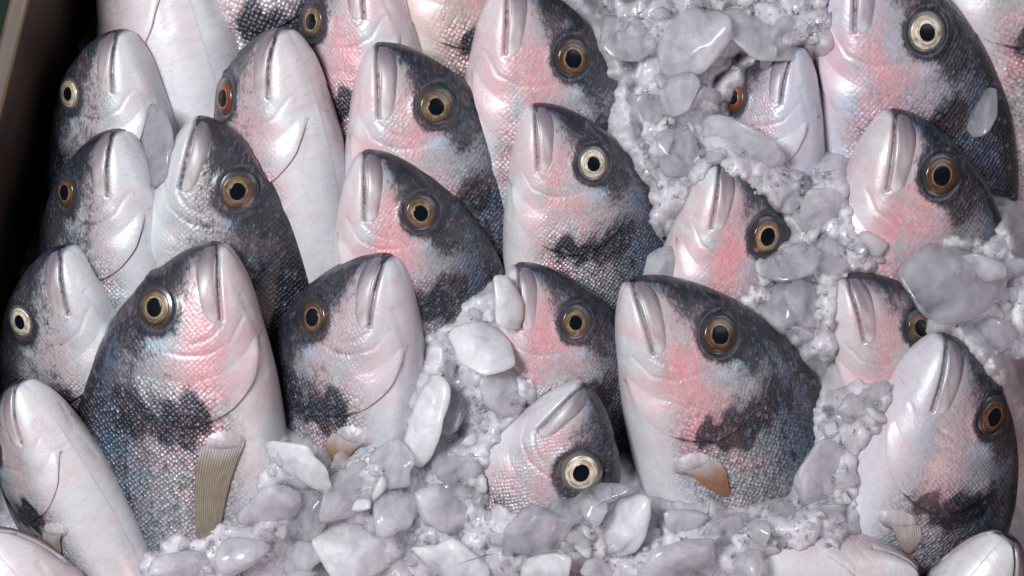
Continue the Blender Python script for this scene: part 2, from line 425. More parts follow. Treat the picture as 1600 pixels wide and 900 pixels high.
def fish_parts(root, S, side, fp):
    """all meshes of one fish; side = +1 / -1 is the flank towards the viewer"""
    flipz = np.array([1, 1, side]) * S
    # body ------------------------------------------------------
    u = np.linspace(0, 1, 250)
    xs = 1.9 * np.power(u, 1.35) * .62 + 3.25 * np.power(u, 3.2) * (1 - 1.9 * .62 / 3.25)
    nph = 240
    ph = np.linspace(0, 2 * PI, nph, endpoint=False)
    X, PH = np.meshgrid(xs, ph, indexing='ij')
    T = np.cos(PH); sgn = np.where(np.sin(PH) >= 0, 1.0, -1.0)
    p = P0(X, T); n = N0(X, T); f = feat(X, p[..., 1]) * np.clip(p[..., 2] / .03, 0, 1)
    p = p + n * f[..., None]
    p[..., 2] *= sgn
    c, m = colours(X, P0(X, T)[..., 1], T, fp)
    fu = fuvs(X, P0(X, T)[..., 1], sgn, fp)
    # fuv must stay continuous over the belly: use the arc position there
    F = grid_faces(len(xs), nph, True, flip=False)
    V = (p * np.array([1, 1, side]) * S).reshape(-1, 3)
    if side > 0: F = F[:, ::-1]
    V = np.concatenate([V, [[-.004 * S, 0, 0]]])
    cap = len(V) - 1
    tri = [(cap, j, (j + 1) % nph) if side < 0 else (cap, (j + 1) % nph, j) for j in range(nph)]
    faces = [tuple(q) for q in F.tolist()] + tri
    ex = lambda a: np.concatenate([a.reshape(-1, 3), a.reshape(-1, 3)[:1]])
    make_obj('body', V, faces, M['skin'], root, dict(fuv=ex(fu), col=ex(c), msk=ex(m)))
    # gill cover -------------------------------------------------
    s = np.linspace(0, 1, 90); sk = np.linspace(0, 1, len(GILL_R))
    rr = np.array(GILL_R); ff = np.array(GILL_F)
    rx, ry = curve(sk, rr[:, 0])(s), curve(sk, rr[:, 1])(s)
    fx, fy = curve(sk, ff[:, 0])(s), curve(sk, ff[:, 1])(s)
    w = np.concatenate([np.linspace(0, .93, 46), np.linspace(.945, 1, 12)])
    W_, S_ = np.meshgrid(w, s, indexing='ij')
    x = fx[None] * (1 - W_) + rx[None] * W_; y = fy[None] * (1 - W_) + ry[None] * W_
    ends = sstep(S_, 0, .10) * (1 - sstep(S_, .90, 1))
    off = (-.005 + ends * (.022 * sstep(W_, 0, .9) + .004 * np.sin(PI * np.clip(W_, 0, 1))))
    off = off - .026 * np.clip((W_ - .95) / .05, 0, 1) ** 3
    pt, t = surf(x, y, off)
    c, m = colours(x, y, t, fp)
    ed = np.clip((W_ - .88) / .08, 0, 1)[..., None] * .5
    c = c * (1 - ed) + np.array([.62, .52, .46]) * ed
    V = (pt * flipz).reshape(-1, 3)
    make_obj('gill_cover', V, grid_faces(len(w), len(s), False, flip=side > 0), M['skin'], root,
             dict(fuv=fuvs(x, y, np.ones_like(x), fp).reshape(-1, 3), col=c.reshape(-1, 3), msk=m.reshape(-1, 3)))
    # upper lip (both sides of the snout) ------------------------
    s = np.linspace(0, 1, 60); q = np.linspace(-1, 1, 26)
    cx = curve([0, .25, .6, 1], [.012, .085, .22, .375]); cy = curve([0, .25, .6, 1], [.030, .030, .002, -.052])
    hw = curve([0, .2, .55, .85, .95, 1], [.030, .052, .046, .044, .032, .002])
    Vs, Fs, cs, fs = [], [], [], []
    for sd in (1, -1):
        S_, Q = np.meshgrid(s, q, indexing='ij')
        x = cx(S_) + Q * hw(S_) * .28; y = cy(S_) + Q * hw(S_)
        x = np.maximum(x, .004)
        bulge = np.sqrt(np.clip(1 - Q * Q, 0, 1))
        off = -.005 + .0095 * bulge ** .5 * sstep(S_, -.2, .15) * (1 - .15 * S_)
        pt, t = surf(x, y, off)
        pt = pt * np.array([1, 1, sd * side]) * S
        base = sum(len(v) for v in Vs)
        Vs.append(pt.reshape(-1, 3))
        Fs.append(grid_faces(len(s), len(q), False, flip=(sd * side) > 0) + base)
        tip = np.exp(-((S_ - .95) / .10) ** 2)[..., None]
        dk = (np.exp(-((Q - .75) / .30) ** 2) * .55 * (1 - S_ * .6) * fp['dk'])[..., None]
        up = (1 - sstep(S_, .1, .75))[..., None]
        c0 = np.array([.42, .36, .37]) * (1 - up) + np.array([.20, .17, .20]) * up
        c0 = c0 * (1 - tip * .6) + np.array([.66, .63, .63]) * tip * .6
        c0 = c0 * (1 - dk) + np.array([.06, .06, .08]) * dk
        cs.append((c0 * np.array(fp['tint'])).reshape(-1, 3)); fs.append(fuvs(x, y, np.full_like(x, sd), fp).reshape(-1, 3))
    make_obj('upper_lip', np.concatenate(Vs), np.concatenate(Fs), M['lip'], root,
             dict(fuv=np.concatenate(fs), col=np.concatenate(cs)))
    # eye --------------------------------------------------------
    if fp.get('eye', True):
        exx, eyy = np.array([EX]), np.array([EY])
        t = tt(exx, eyy)
        cpos = P0(exx, t)[0]; nn = N0(exx, t)[0]
        nn = nn + np.array([0, 0, .5]); nn /= np.linalg.norm(nn)
        e1 = np.array([1, 0, 0]) - nn * nn[0]; e1 /= np.linalg.norm(e1)
        e2 = np.cross(nn, e1)
        jx, jy = fp['gaze']
        def disc(name, radii, hfun, cfun, mat, parent, ecc=1.0, sh=(0, 0), nth=72):
            rr_, th = np.meshgrid(np.asarray(radii), np.linspace(0, 2 * PI, nth, endpoint=False), indexing='ij')
            wob = 1 + .03 * np.cos(th * 1 + fp['seed']) + .025 * np.cos(2 * th + fp['seed'] * 2)
            px, py = rr_ * np.cos(th) * ecc * wob + sh[0], rr_ * np.sin(th) / ecc * wob + sh[1]
            hh = hfun(rr_)
            px = px * fp['es']; py = py * fp['es']
            pos = cpos + px[..., None] * e1 + py[..., None] * e2 + hh[..., None] * nn
            V = (pos * flipz).reshape(-1, 3)
            c = cfun(rr_, th)
            fu = np.stack([rr_ / ER * 3 + fp['seed'] * 5, np.abs(th - PI) * 1.6 + fp['seed'], np.zeros_like(th)], -1)
            return make_obj(name, V, grid_faces(len(radii), nth, True, flip=side < 0), mat, parent,
                            dict(fuv=fu.reshape(-1, 3), col=c.reshape(-1, 3)))
        dome = lambda r: .030 * np.sqrt(np.clip(1 - (r / .130) ** 2, 0, 1)) - .008
        rim = np.array(fp['rim']); ir = np.array(fp['iris']); io = np.array(fp['iris_out'])
        ri = fp['ri']
        def crim(r, th):
            k = sstep(r, .085, .122)[..., None]
            return rim * (1 - k) + np.array([.045, .048, .060]) * k
        def ciris(r, th):
            k = sstep(r, fp['rp'] + .006, ri)[..., None]
            g = np.exp(-((r - fp['rp'] - .003) / .0035) ** 2)[..., None] * .28
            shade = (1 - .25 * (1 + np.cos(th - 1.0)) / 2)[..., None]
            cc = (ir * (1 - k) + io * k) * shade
            return cc * (1 - g) + np.array([.80, .66, .46]) * g
        er = disc('eye', np.linspace(.001, .124, 26), lambda r: dome(r) - .002, crim, M['eye'], root)
        ri = fp['ri']
        disc('iris', np.linspace(.030, ri, 22), lambda r: dome(r) + .0015 - .006 * sstep(r, ri - .006, ri), ciris, M['iris'], er, 1.03, (jx, jy))
        disc('pupil', np.linspace(.0005, fp['rp'], 12), lambda r: dome(r) + .003 - .005 * sstep(r, fp['rp'] - .0035, fp['rp']),
             lambda r, th: np.zeros(r.shape + (3,)), M['pupil'], er, 1.06, (jx, jy))
    # pectoral fin -----------------------------------------------
    if fp.get('fin', 0) > 0:
        L = fp['fin']
        s = np.linspace(0, 1, 60); q = np.linspace(-1, 1, 40)
        S_, Q = np.meshgrid(s, q, indexing='ij')
        hw = .112 * (1 - S_) ** .38 * (1 - .35 * S_) + .012
        fb = fp.get('fan', 0.0)
        cx_, cy_ = 1.03 + L * S_ - .02 * Q * Q, -.14 + .13 * S_ + fb * S_ * S_ + .02 * np.sin(S_ * 5)
        x, y = cx_ + Q * .02, cy_ + Q * hw
        off = -.006 + .016 * sstep(S_, 0, .10 / L) + .012 * np.sin(PI * np.clip(S_, 0, 1)) ** .7 + .005 * np.cos(Q * 2.2) + .001 * np.sin(Q * 40)
        pt, t = surf(x, y, off)
        cc = np.array(fp.get('fincol', (.34, .25, .17)))
        k = (1 - sstep(S_, .0, .22 * .75 / L))[..., None]
        c = cc * (1 - k) + np.array([.60, .57, .59]) * k
        fu = np.stack([S_ * L, Q * .5 + .1 * S_, np.zeros_like(S_)], -1).reshape(-1, 3)
        fo = make_obj('pectoral_fin', (pt * flipz).reshape(-1, 3), grid_faces(len(s), len(q), False, flip=side > 0), M['fin'], root,
                      dict(fuv=fu, col=c.reshape(-1, 3)))
        sol = fo.modifiers.new('thick', 'SOLIDIFY'); sol.thickness = .004 * S; sol.offset = -1
        # fleshy base of the fin
        s = np.linspace(0, 1, 24); th = np.linspace(0, 2 * PI, 36, endpoint=False)
        S_, TH = np.meshgrid(s, th, indexing='ij')
        x = 1.03 + .075 * S_ * np.cos(TH) + .01; y = -.14 + .122 * S_ * np.sin(TH)
        off = -.004 + .020 * (1 - S_ ** 2) ** 1.2 + .004 * np.sin(9 * TH) * S_ * (1 - S_)
        pt, t = surf(x, y, off)
        k = sstep(x, 1.04, 1.11)[..., None]
        c = np.array([.46, .44, .46]) * (1 - k) + np.array([.20, .19, .25]) * k
        make_obj('fin_base', (pt * flipz).reshape(-1, 3), grid_faces(len(s), len(th), True, flip=side < 0), M['lip'], fo,
                 dict(fuv=fuvs(x, y, np.ones_like(x), fp).reshape(-1, 3), col=c.reshape(-1, 3)))

def basis(heading, pitch, roll, dr):
    """heading: image direction (dx, dy down) of snout -> tail; dr = +1 dorsal to its right-hand side on screen"""
    a = Vector((math.cos(heading), math.sin(heading), 0))      # world xy
    # screen: dorsal right when the fish points up  =>  d = a rotated +90 deg for a = -Y gives +X
    d = Vector((-a.y, a.x, 0)) * dr
    z = Vector((0, 0, 1))
    A = a * math.cos(pitch) - z * math.sin(pitch)
    n0 = z * math.cos(pitch) + a * math.sin(pitch)
    D = d * math.cos(roll) - n0 * math.sin(roll)
    Nn = n0 * math.cos(roll) + d * math.sin(roll)
    return A, D, Nn

EYE_L = None
def eye_local():
    t = tt(np.array([EX0]), np.array([EY0])); p = P0(np.array([EX0]), t)[0]
    return p

def place(spec):
    pitch = math.radians(spec.get('pitch', 24)); roll = math.radians(spec.get('roll', 0))
    dr = 1 if spec['d'] == 'R' else -1
    su, sv = spec['snout']
    z0 = spec.get('z', .045)
    if 'eye' in spec:
        eu, ev = spec['eye']
        e = eye_local()
        S = .07; hd = -PI / 2
        p0 = at(su, sv, z0)
        for _ in range(12):
            A, D, Nn = basis(hd, pitch, roll, dr)
            w = p0 + (A * e[0] + D * e[1] + Nn * e[2]) * S
            tgt = at(eu, ev, w.z)
            cu = (w - p0).to_2d(); tu = (tgt - p0).to_2d()
            S *= tu.length / cu.length
            hd += math.atan2(tu.y, tu.x) - math.atan2(cu.y, cu.x)
    else:
        p0 = at(su, sv, z0)
        S = spec['hl'] * K
        hd = math.radians(spec['head'])
    ex, ey = EX0, EY0
    if 'eye' in spec and ('grow' in spec or 'turn' in spec):
        S *= spec.get('grow', 1.0); hd += math.radians(spec.get('turn', 0.0))
        A, D, Nn = basis(hd, pitch, roll, dr)
        def err(x, y):
            x_ = np.array([x]); y_ = np.array([y]); e = P0(x_, tt(x_, y_))[0]
            w = p0 + (A * e[0] + D * y + Nn * e[2]) * S
            g = at(eu, ev, w.z)
            return np.array([w.x - g.x, w.y - g.y])
        for _ in range(15):
            e0 = err(ex, ey); h = 1e-3
            J = np.stack([(err(ex + h, ey) - e0) / h, (err(ex, ey + h) - e0) / h], 1)
            dl = np.linalg.solve(J, e0)
            ex -= float(np.clip(dl[0], -.05, .05)); ey -= float(np.clip(dl[1], -.05, .05))
    A, D, Nn = basis(hd, pitch, roll, dr)
    side = dr
    mz = Nn * side
    mat = Matrix(((A.x, D.x, mz.x, p0.x), (A.y, D.y, mz.y, p0.y), (A.z, D.z, mz.z, p0.z), (0, 0, 0, 1)))
    return mat, S, side, hd, ex, ey

CREAM = dict(iris=(.98, .94, .82), iris_out=(.86, .82, .70), rim=(.22, .20, .18), ri=.092, rp=.050)
BRONZE = dict(iris=(.19, .115, .07), iris_out=(.12, .07, .04), rim=(.05, .042, .038), ri=.096, rp=.056)
TAN = dict(iris=(.32, .24, .16), iris_out=(.14, .09, .06), rim=(.07, .06, .052), ri=.094, rp=.052)
RED = dict(iris=(.30, .09, .045), iris_out=(.20, .065, .035), rim=(.07, .035, .03), ri=.098, rp=.054)

FISH = [
 # row at the very top, heads cut by the frame
 dict(snout=(215, -190), head=-80, hl=300, d='L', roll=62, z=.036, eye_on=False, pk=.5, dk=.5, bl=.3,
      label='pale belly up fish at top left, its head outside the picture beside the wooden board'),
 dict(snout=(300, -240), head=-70, hl=290, d='R', roll=-5, z=.030, eye_on=False, pk=.5, dk=1.1, bl=1.2,
      label='dark shadowed fish body behind the brown eyed fish at the top edge'),
 dict(snout=(575, -75), eye=(490, 35), d='L', roll=26, z=.040, ec=TAN, pk=.9, dk=1.0, bl=1.2,
      label='fish cut by the top edge with one brown eye and white belly'),
 dict(snout=(640, -190), head=-72, hl=270, d='R', roll=8, z=.034, eye_on=False, pk=.8, dk=.9, bl=1.1, tint=(1.0, .93, .80),
      label='yellowish grey fish at the top edge, only the rear of its head showing'),
 dict(snout=(795, -32), eye=(893, 90), d='R', roll=6, z=.045, ec=BRONZE, pk=1.0, dk=1.0, bl=.5,
      label='pink cheeked fish below the top edge with brown eye and ice on its back'),
 dict(snout=(1243, 72), eye=(1148, 152), gy=0.4, d='L', roll=34, z=.043, ec=RED, pk=.35, dk=.9, bl=.1, tint=(.88, .92, 1.02),
      label='red eyed fish half buried in ice with a bluish head and white belly'),
 dict(snout=(1335, -75), eye=(1447, 50), es=1.0, d='R', roll=-2, z=.042, ec=CREAM, pk=1.0, dk=1.1, bl=.7, tint=(.92, .94, 1.04),
      label='large blue backed fish at top right with a pale cream eye and red gill'),
 dict(snout=(1490, -215), head=-66, hl=300, d='R', roll=0, z=.034, eye_on=False, pk=1.1, dk=.8, bl=1.0,
      label='fish in the top right corner showing only pink flank and a dark patch'),
 # second row
 dict(snout=(188, 47), eye=(110, 146), gy=0.8, d='L', roll=28, z=.044, ec=dict(CREAM, iris=(.74, .62, .42)), pk=.2, dk=.6, bl=.5, tint=(.92, .95, .95),
      label='grey fish with tan ringed eye beside the wooden board, topmost of left column'),
 dict(snout=(440, 44), eye=(352, 152), gy=0.6, d='L', roll=38, z=.048, ec=RED, pk=.55, dk=.65, bl=.4,
      label='fish with reddish brown eye and long white belly left of the picture top centre'),
 dict(snout=(592, 68), eye=(681, 165), d='R', roll=3, grow=1.18, z=.047, ec=TAN, pk=1.0, dk=1.15, bl=.8,
      label='pink cheeked fish with tan eye, right below the fish cut by the top edge'),
 dict(snout=(838, 163), eye=(926, 256), d='R', roll=2, grow=1.07, z=.049, ec=CREAM, pk=.85, dk=1.0, bl=1.0,
      label='pale pink fish in the upper middle with a bright cream eye and wide dark pupil'),
 dict(snout=(1400, 172), eye=(1468, 275), d='R', roll=6, grow=1.36, z=.048, ec=BRONZE, pk=1.0, dk=1.15, bl=.4,
      label='fish at right with a dark bronze eye under the round ice disc'),
 # third row
 dict(snout=(182, 203), eye=(105, 301), gy=0.9, es=0.95, d='L', roll=30, grow=1.05, z=.050, ec=BRONZE, pk=.2, dk=.75, bl=.4, tint=(.92, .95, .96),
      label='grey fish with a dark brown eye and white throat, second down the left column'),
 dict(snout=(314, 183), eye=(372, 297), gy=0.8, d='R', roll=2, grow=1.2, z=.050, ec=TAN, pk=.2, dk=1.1, bl=.9, tint=(.88, .93, .92),
      label='dark greenish backed fish with golden eye right of the flat grey ice piece'),
 dict(snout=(573, 236), eye=(657, 333), d='R', roll=3, grow=1.12, z=.052, ec=TAN, pk=1.0, dk=1.15, bl=1.5,
      label='pink faced fish with tan eye and large black gill blotch in the picture centre'),
 dict(snout=(1125, 256), eye=(1196, 371), es=1.12, d='R', roll=10, z=.050, ec=dict(BRONZE, iris=(.58, .42, .28)), pk=1.0, dk=.9, bl=.2,
      label='pink fish with bronze eye between two ice heaps right of centre'),
 # fourth row
 dict(snout=(98, 385), eye=(34, 502), gy=0.7, d='L', roll=24, z=.048, pitch=27, ec=CREAM, pk=.2, dk=.55, bl=.3, tint=(.93, .96, .97),
      label='pale silver fish at the left edge with a cream eye and pink lips'),
 dict(snout=(338, 379), eye=(243, 479), gy=0.45, d='L', roll=3, turn=6, grow=1.2, z=.060, ec=TAN, pk=1.0, dk=.75, bl=1.4, fin=.80, pitch=18,
      label='largest fish, lying on its side at left with black gill blotch and long brown fin'),
 dict(snout=(605, 398), eye=(491, 494), gy=0.45, d='L', roll=24, z=.056, ec=BRONZE, pk=.45, dk=.9, bl=1.4, fin=.3, fincol=(.42, .23, .12), tint=(.95, .98, 1.0),
      label='silvery fish with glossy dark eye and bright white belly right of the largest fish'),
 dict(snout=(812, 413), eye=(899, 505), d='R', roll=4, grow=1.06, z=.054, ec=TAN, pk=1.1, dk=1.0, bl=1.2,
      label='pink fish with dark eye, its mouth covered by a pale upright ice piece'),
 dict(snout=(988, 437), eye=(1123, 524), d='R', roll=3, z=.060, ec=BRONZE, pk=.95, dk=1.05, bl=1.3, fin=.28, fincol=(.44, .22, .12), pitch=20,
      label='biggest pink cheeked fish, with bronze eye, black gill blotch and orange fin stub'),
 dict(snout=(1322, 432), eye=(1436, 511), d='R', roll=6, z=.052, ec=BRONZE, pk=.9, dk=.8, bl=.1,
      label='pink fish whose eye is half covered by the snout of the fish in front'),
 # front row
 dict(snout=(30, 596), head=-71, hl=205, d='L', roll=46, z=.060, eye_on=False, pk=.35, dk=.9, bl=1.4, fin=.3,
      label='fish turned belly up along the bottom left with a bare white throat'),
 dict(snout=(915, 602), eye=(906, 738), gy=0.3, es=1.25, d='R', roll=-8, z=.062, ec=CREAM, pk=.7, dk=.75, bl=.3, tint=(.93, .98, 1.0), pitch=26,
      label='fish at bottom middle tilted left with a large cream eye, ice up to its cheek'),
 dict(snout=(1478, 524), eye=(1549, 651), turn=-4, grow=1.06, d='R', roll=18, z=.062, ec=BRONZE, pk=.45, dk=.95, bl=1.3, fin=.22, fincol=(.5, .42, .40), tint=(.95, .97, 1.02),
      label='bluish silver fish at the right edge with dark eye and broad white belly'),
 dict(snout=(1436, 902), head=176, hl=190, d='L', roll=74, z=.056, pitch=10, eye_on=False, pk=.5, dk=.5, bl=.0,
      label='fish lying crosswise at the bottom right, white underside up and snout to the right'),
 dict(snout=(1575, 838), head=-115, hl=240, d='R', roll=58, z=.060, eye_on=False, pk=.5, dk=.8, bl=.3,
      label='fish snout in the bottom right corner with a small reddish mouth'),
 dict(snout=(-30, 838), head=-58, hl=280, d='L', roll=70, z=.064, eye_on=False, pk=.7, dk=.6, bl=.3,
      label='smooth pink belly of a fish in the bottom left corner'),
]

def build_fish():
    global EX, EY, ESC
    for i, s in enumerate(FISH):
        mat, S, side, hd, EX, EY = place(s)
        ESC = s.get('es', 1.0)
        root = bpy.data.objects.new('sea_bream', None)
        root.empty_display_size = .01
        COL.objects.link(root)
        root.matrix_world = mat
        tag(root, s['label'], 'fish', 'sea bream packed head up in ice')
        ec = s.get('ec', BRONZE)
        fp = dict(seed=(i * 1.377) % 6.1, gy=s.get('gy', .15), es=s.get('es', 1.0), pk=s['pk'], dk=s['dk'], bl=s['bl'], tint=s.get('tint', (1, 1, 1)),
                  gaze=(RNG.uniform(-.006, .006), RNG.uniform(-.006, .006)), fin=s.get('fin', 0),
                  fincol=s.get('fincol', (.36, .30, .24)), eye=s.get('eye_on', True), **ec)
        fish_parts(root, S, side, fp)
        print('fish', i, 'HLpx %.0f' % (S / K), 'heading %.0f' % math.degrees(hd), 'eye %.2f %.2f' % (EX, EY))
build_fish()

# ------------------------------------------------------------------ setting: table, crate, packed ice
def box(V, F, cx, cy, cz, sx, sy, sz, rot=0.0):
    b = len(V)
    c, s = math.cos(rot), math.sin(rot)
    for dz in (-1, 1):
        for dx, dy in ((-1, -1), (1, -1), (1, 1), (-1, 1)):
            x, y = dx * sx, dy * sy
            V.append((cx + x * c - y * s, cy + x * s + y * c, cz + dz * sz))
    for f in ((0, 3, 2, 1), (4, 5, 6, 7), (0, 1, 5, 4), (1, 2, 6, 5), (2, 3, 7, 6), (3, 0, 4, 7)):
        F.append(tuple(b + k for k in f))

def plane(name, x0, y0, x1, y1, z, mat):
    return make_obj(name, [(x0, y0, z), (x1, y0, z), (x1, y1, z), (x0, y1, z)], [(0, 1, 2, 3)], mat, smooth=False)
tag(plane('ground', -3, -3, 3, 3, -.062, M['ground']), kind='structure')

def crate():
    root = bpy.data.objects.new('wooden_crate', None)
    COL.objects.link(root)
    tag(root, 'old brown wooden crate, one side board showing left of the fish', 'crate')
    zt = .074
    a = at(47, 0, zt); b = at(-14, 240, zt)
    d = (a - b).normalized()
    rot = math.atan2(d.y, d.x) - PI / 2
    mid = (a + b) / 2 - d * .10
    V, F = [], []
    nrm = Vector((d.y, -d.x, 0))
    o = Vector((mid.x, mid.y, 0)) - nrm * .0028
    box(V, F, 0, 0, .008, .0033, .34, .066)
    sb = make_obj('side_board', V, F, M['shaded_wood'], root, smooth=False)  # shade of the inner face is put into the darker wood colour
    bv = sb.modifiers.new('bev', 'BEVEL'); bv.width = .0012; bv.segments = 2
    V, F = [], []
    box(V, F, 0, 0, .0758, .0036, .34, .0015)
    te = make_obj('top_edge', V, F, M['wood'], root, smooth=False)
    te['label'] = 'worn top edge, lighter than the shade-coloured board'
    bv = te.modifiers.new('bev', 'BEVEL'); bv.width = .0012; bv.segments = 2
    root.location = (o.x, o.y, 0); root.rotation_euler = (0, 0, rot)
    V, F = [], []
    box(V, F, .34, 0, -.0555, .336, .34, .0025)
    make_obj('floor_board', V, F, M['wood'], root, smooth=False)
crate()

def inside(poly, x, y):
    r = False; n = len(poly); j = n - 1
    for i in range(n):
        xi, yi = poly[i]; xj, yj = poly[j]
        if (yi > y) != (yj > y) and x < (xj - xi) * (y - yi) / (yj - yi) + xi:
            r = not r
        j = i
    return r

# heaps of ice: outline in photo pixels, heap height (m), number of crushed pieces, size range (px)
HEAPS = [
 ([(935, -30), (1290, -30), (1290, 60), (1225, 70), (1165, 105), (1125, 130), (1140, 180), (1190, 215), (1290, 300), (1240, 330), (1180, 290), (1120, 250), (1075, 290), (1030, 335), (1000, 255), (980, 190), (975, 100), (950, 60)], .050, 520, (5, 20)),
 ([(1215, 270), (1300, 270), (1330, 360), (1400, 400), (1330, 425), (1300, 440), (1300, 560), (1285, 560), (1235, 500), (1175, 455), (1200, 410), (1250, 370)], .045, 260, (4, 16)),
 ([(1420, 400), (1500, 375), (1580, 372), (1660, 400), (1660, 600), (1590, 585), (1540, 560), (1480, 500), (1440, 450)], .046, 130, (4, 14)),
 ([(1305, 620), (1350, 600), (1390, 610), (1330, 720), (1320, 850), (1180, 860), (1120, 815), (1250, 775), (1275, 700)], .042, 330, (4, 12)),
 ([(240, 860), (360, 820), (420, 740), (440, 700), (520, 720), (640, 690), (660, 610), (690, 560), (720, 500), (760, 480), (800, 560), (830, 600), (780, 660), (750, 740), (760, 800), (850, 800), (960, 770), (1010, 800), (1110, 790), (1200, 850), (1170, 930), (1560, 970), (1560, 1090), (40, 1090), (40, 975), (230, 930)], .052, 1050, (5, 17)),
]
bpy.context.view_layer.update()
DG = bpy.context.evaluated_depsgraph_get()
def drop(u, v):
    """height of whatever lies under a photo pixel"""
    o = Vector((0, 0, H)); d = (at(u, v, 0) - o).normalized()
    hit, loc, nrm, *_ = SC.ray_cast(DG, o, d)
    return (loc, nrm) if hit else (at(u, v, 0), Vector((0, 0, 1)))

def fnoise(U, V_, wl, seed, octs=3):
    r = np.random.default_rng(seed); n = np.zeros(U.shape); a = 1.0
    for o in range(octs):
        for _ in range(7):
            th = r.uniform(0, 2 * PI); k = 2 * PI / (wl * r.uniform(.7, 1.4))
            n += a * np.sin((U * math.cos(th) + V_ * math.sin(th)) * k + r.uniform(0, 6.28)) / 3.5
        wl *= .45; a *= .55
    return n

def blur(Z, n):
    for _ in range(n):
        P = np.pad(Z, 1, mode='edge')
        Z = (P[1:-1, 1:-1] * 2 + P[:-2, 1:-1] + P[2:, 1:-1] + P[1:-1, :-2] + P[1:-1, 2:]) / 6
    return Z

def bed():
    """the mass of packed ice: it lies low under the fish and swells over them inside the heaps"""
    st = 3
    us = np.arange(-30, 1660, st); vs = np.arange(-60, 1190, st)
    U, V_ = np.meshgrid(us, vs, indexing='ij')
    hitz = np.zeros(U.shape)
    for i in range(len(us)):
        for j in range(len(vs)):
            hitz[i, j] = drop(us[i], vs[j])[0].z
    wu = U + 9 * fnoise(U, V_, 60, 3); wv = V_ + 9 * fnoise(U, V_, 60, 4)
    mask = np.zeros(U.shape); thick = np.zeros(U.shape)
    for poly, h, n, sz in HEAPS:
        m = np.zeros(U.shape, bool)
        j = len(poly) - 1
        for i in range(len(poly)):
            xi, yi = poly[i]; xj, yj = poly[j]
            if yi != yj:
                m ^= ((yi > wv) != (yj > wv)) & (wu < (xj - xi) * (wv - yi) / (yj - yi) + xi)
            j = i
        mask = np.maximum(mask, m.astype(float))
    top = hitz.copy()
    for _ in range(18):                                  # bridge the gaps between the fish
        P = np.pad(top, 1, mode='edge')
        top = np.max([P[1:-1, 1:-1], P[:-2, 1:-1], P[2:, 1:-1], P[1:-1, :-2], P[1:-1, 2:]], axis=0) * .8 + top * .2
    top = blur(top, 60)
    def dist(m):
        D = np.where(m > .5, 0.0, 999.0)
        for _ in range(45):
            P = np.pad(D, 1, mode='edge')
            D = np.minimum(D, np.min([P[:-2, 1:-1], P[2:, 1:-1], P[1:-1, :-2], P[1:-1, 2:]], axis=0) + st)
            D = np.minimum(D, np.min([P[:-2, :-2], P[2:, :-2], P[:-2, 2:], P[2:, 2:]], axis=0) + st * 1.41)
        return D
    d_out, d_in = dist(mask), dist(1 - mask)
    crys = fnoise(U, V_, 26, 8, 3)
    lump = fnoise(U, V_, 90, 9, 2)
    # rounded lumps frozen together
    r = np.random.default_rng(5)
    cell = np.full(U.shape, -1.0)
    for _ in range(1800):
        cu, cv = r.uniform(-40, 1660), r.uniform(-70, 1190)
        ra, rb, th = r.uniform(16, 40), r.uniform(12, 26), r.uniform(0, PI)
        i0, i1 = int((cu - 44 + 30) // st), int((cu + 44 + 30) // st); j0, j1 = int((cv - 44 + 60) // st), int((cv + 44 + 60) // st)
        i0, j0 = max(i0, 0), max(j0, 0)
        du, dv = U[i0:i1, j0:j1] - cu, V_[i0:i1, j0:j1] - cv
        a = du * math.cos(th) + dv * math.sin(th); b = dv * math.cos(th) - du * math.sin(th)
        q = (a / ra) ** 2 + (b / rb) ** 2
        cell[i0:i1, j0:j1] = np.maximum(cell[i0:i1, j0:j1], np.where(q < 1, np.sqrt(np.clip(1 - q ** 2, 0, 1)) - 1 + r.uniform(.1, .9), -1))
    over = np.maximum(hitz + .0012, top - .003)                      # resting on whatever is there
    zin = top - .003 + (over - top + .003) * sstep(d_in, 4, 22) + np.minimum(d_in, 70) * .00011
    zin = np.maximum(blur(zin, 6), .0405 * sstep(d_in, 0, 24))
    zout = top - .0035 - np.minimum(d_out, 140) * .00042
    kk = sstep(d_in - d_out, -8, 10)
    z = zout * (1 - kk) + zin * kk
    z = z + crys * .0005 + lump * .0009 + cell * .0022
    z = np.maximum(z, -.03 + crys * .001)
    f = K * (H - z) / H
    P = np.stack([(U - 800) * f, (450 - V_) * f, z], -1)
    FF = grid_faces(len(us), len(vs), False, flip=True)
    keep = (U > 112 - .25 * V_).ravel()
    o = make_obj('ice_bed', P.reshape(-1, 3), FF[keep[FF].all(1)], ICE['blanket'])
    tag(o, 'packed crushed ice lying under, between and over the fish', 'ice', kind='stuff')
bed()

# ------------------------------------------------------------------ loose ice
bpy.context.view_layer.update()
DG = bpy.context.evaluated_depsgraph_get()

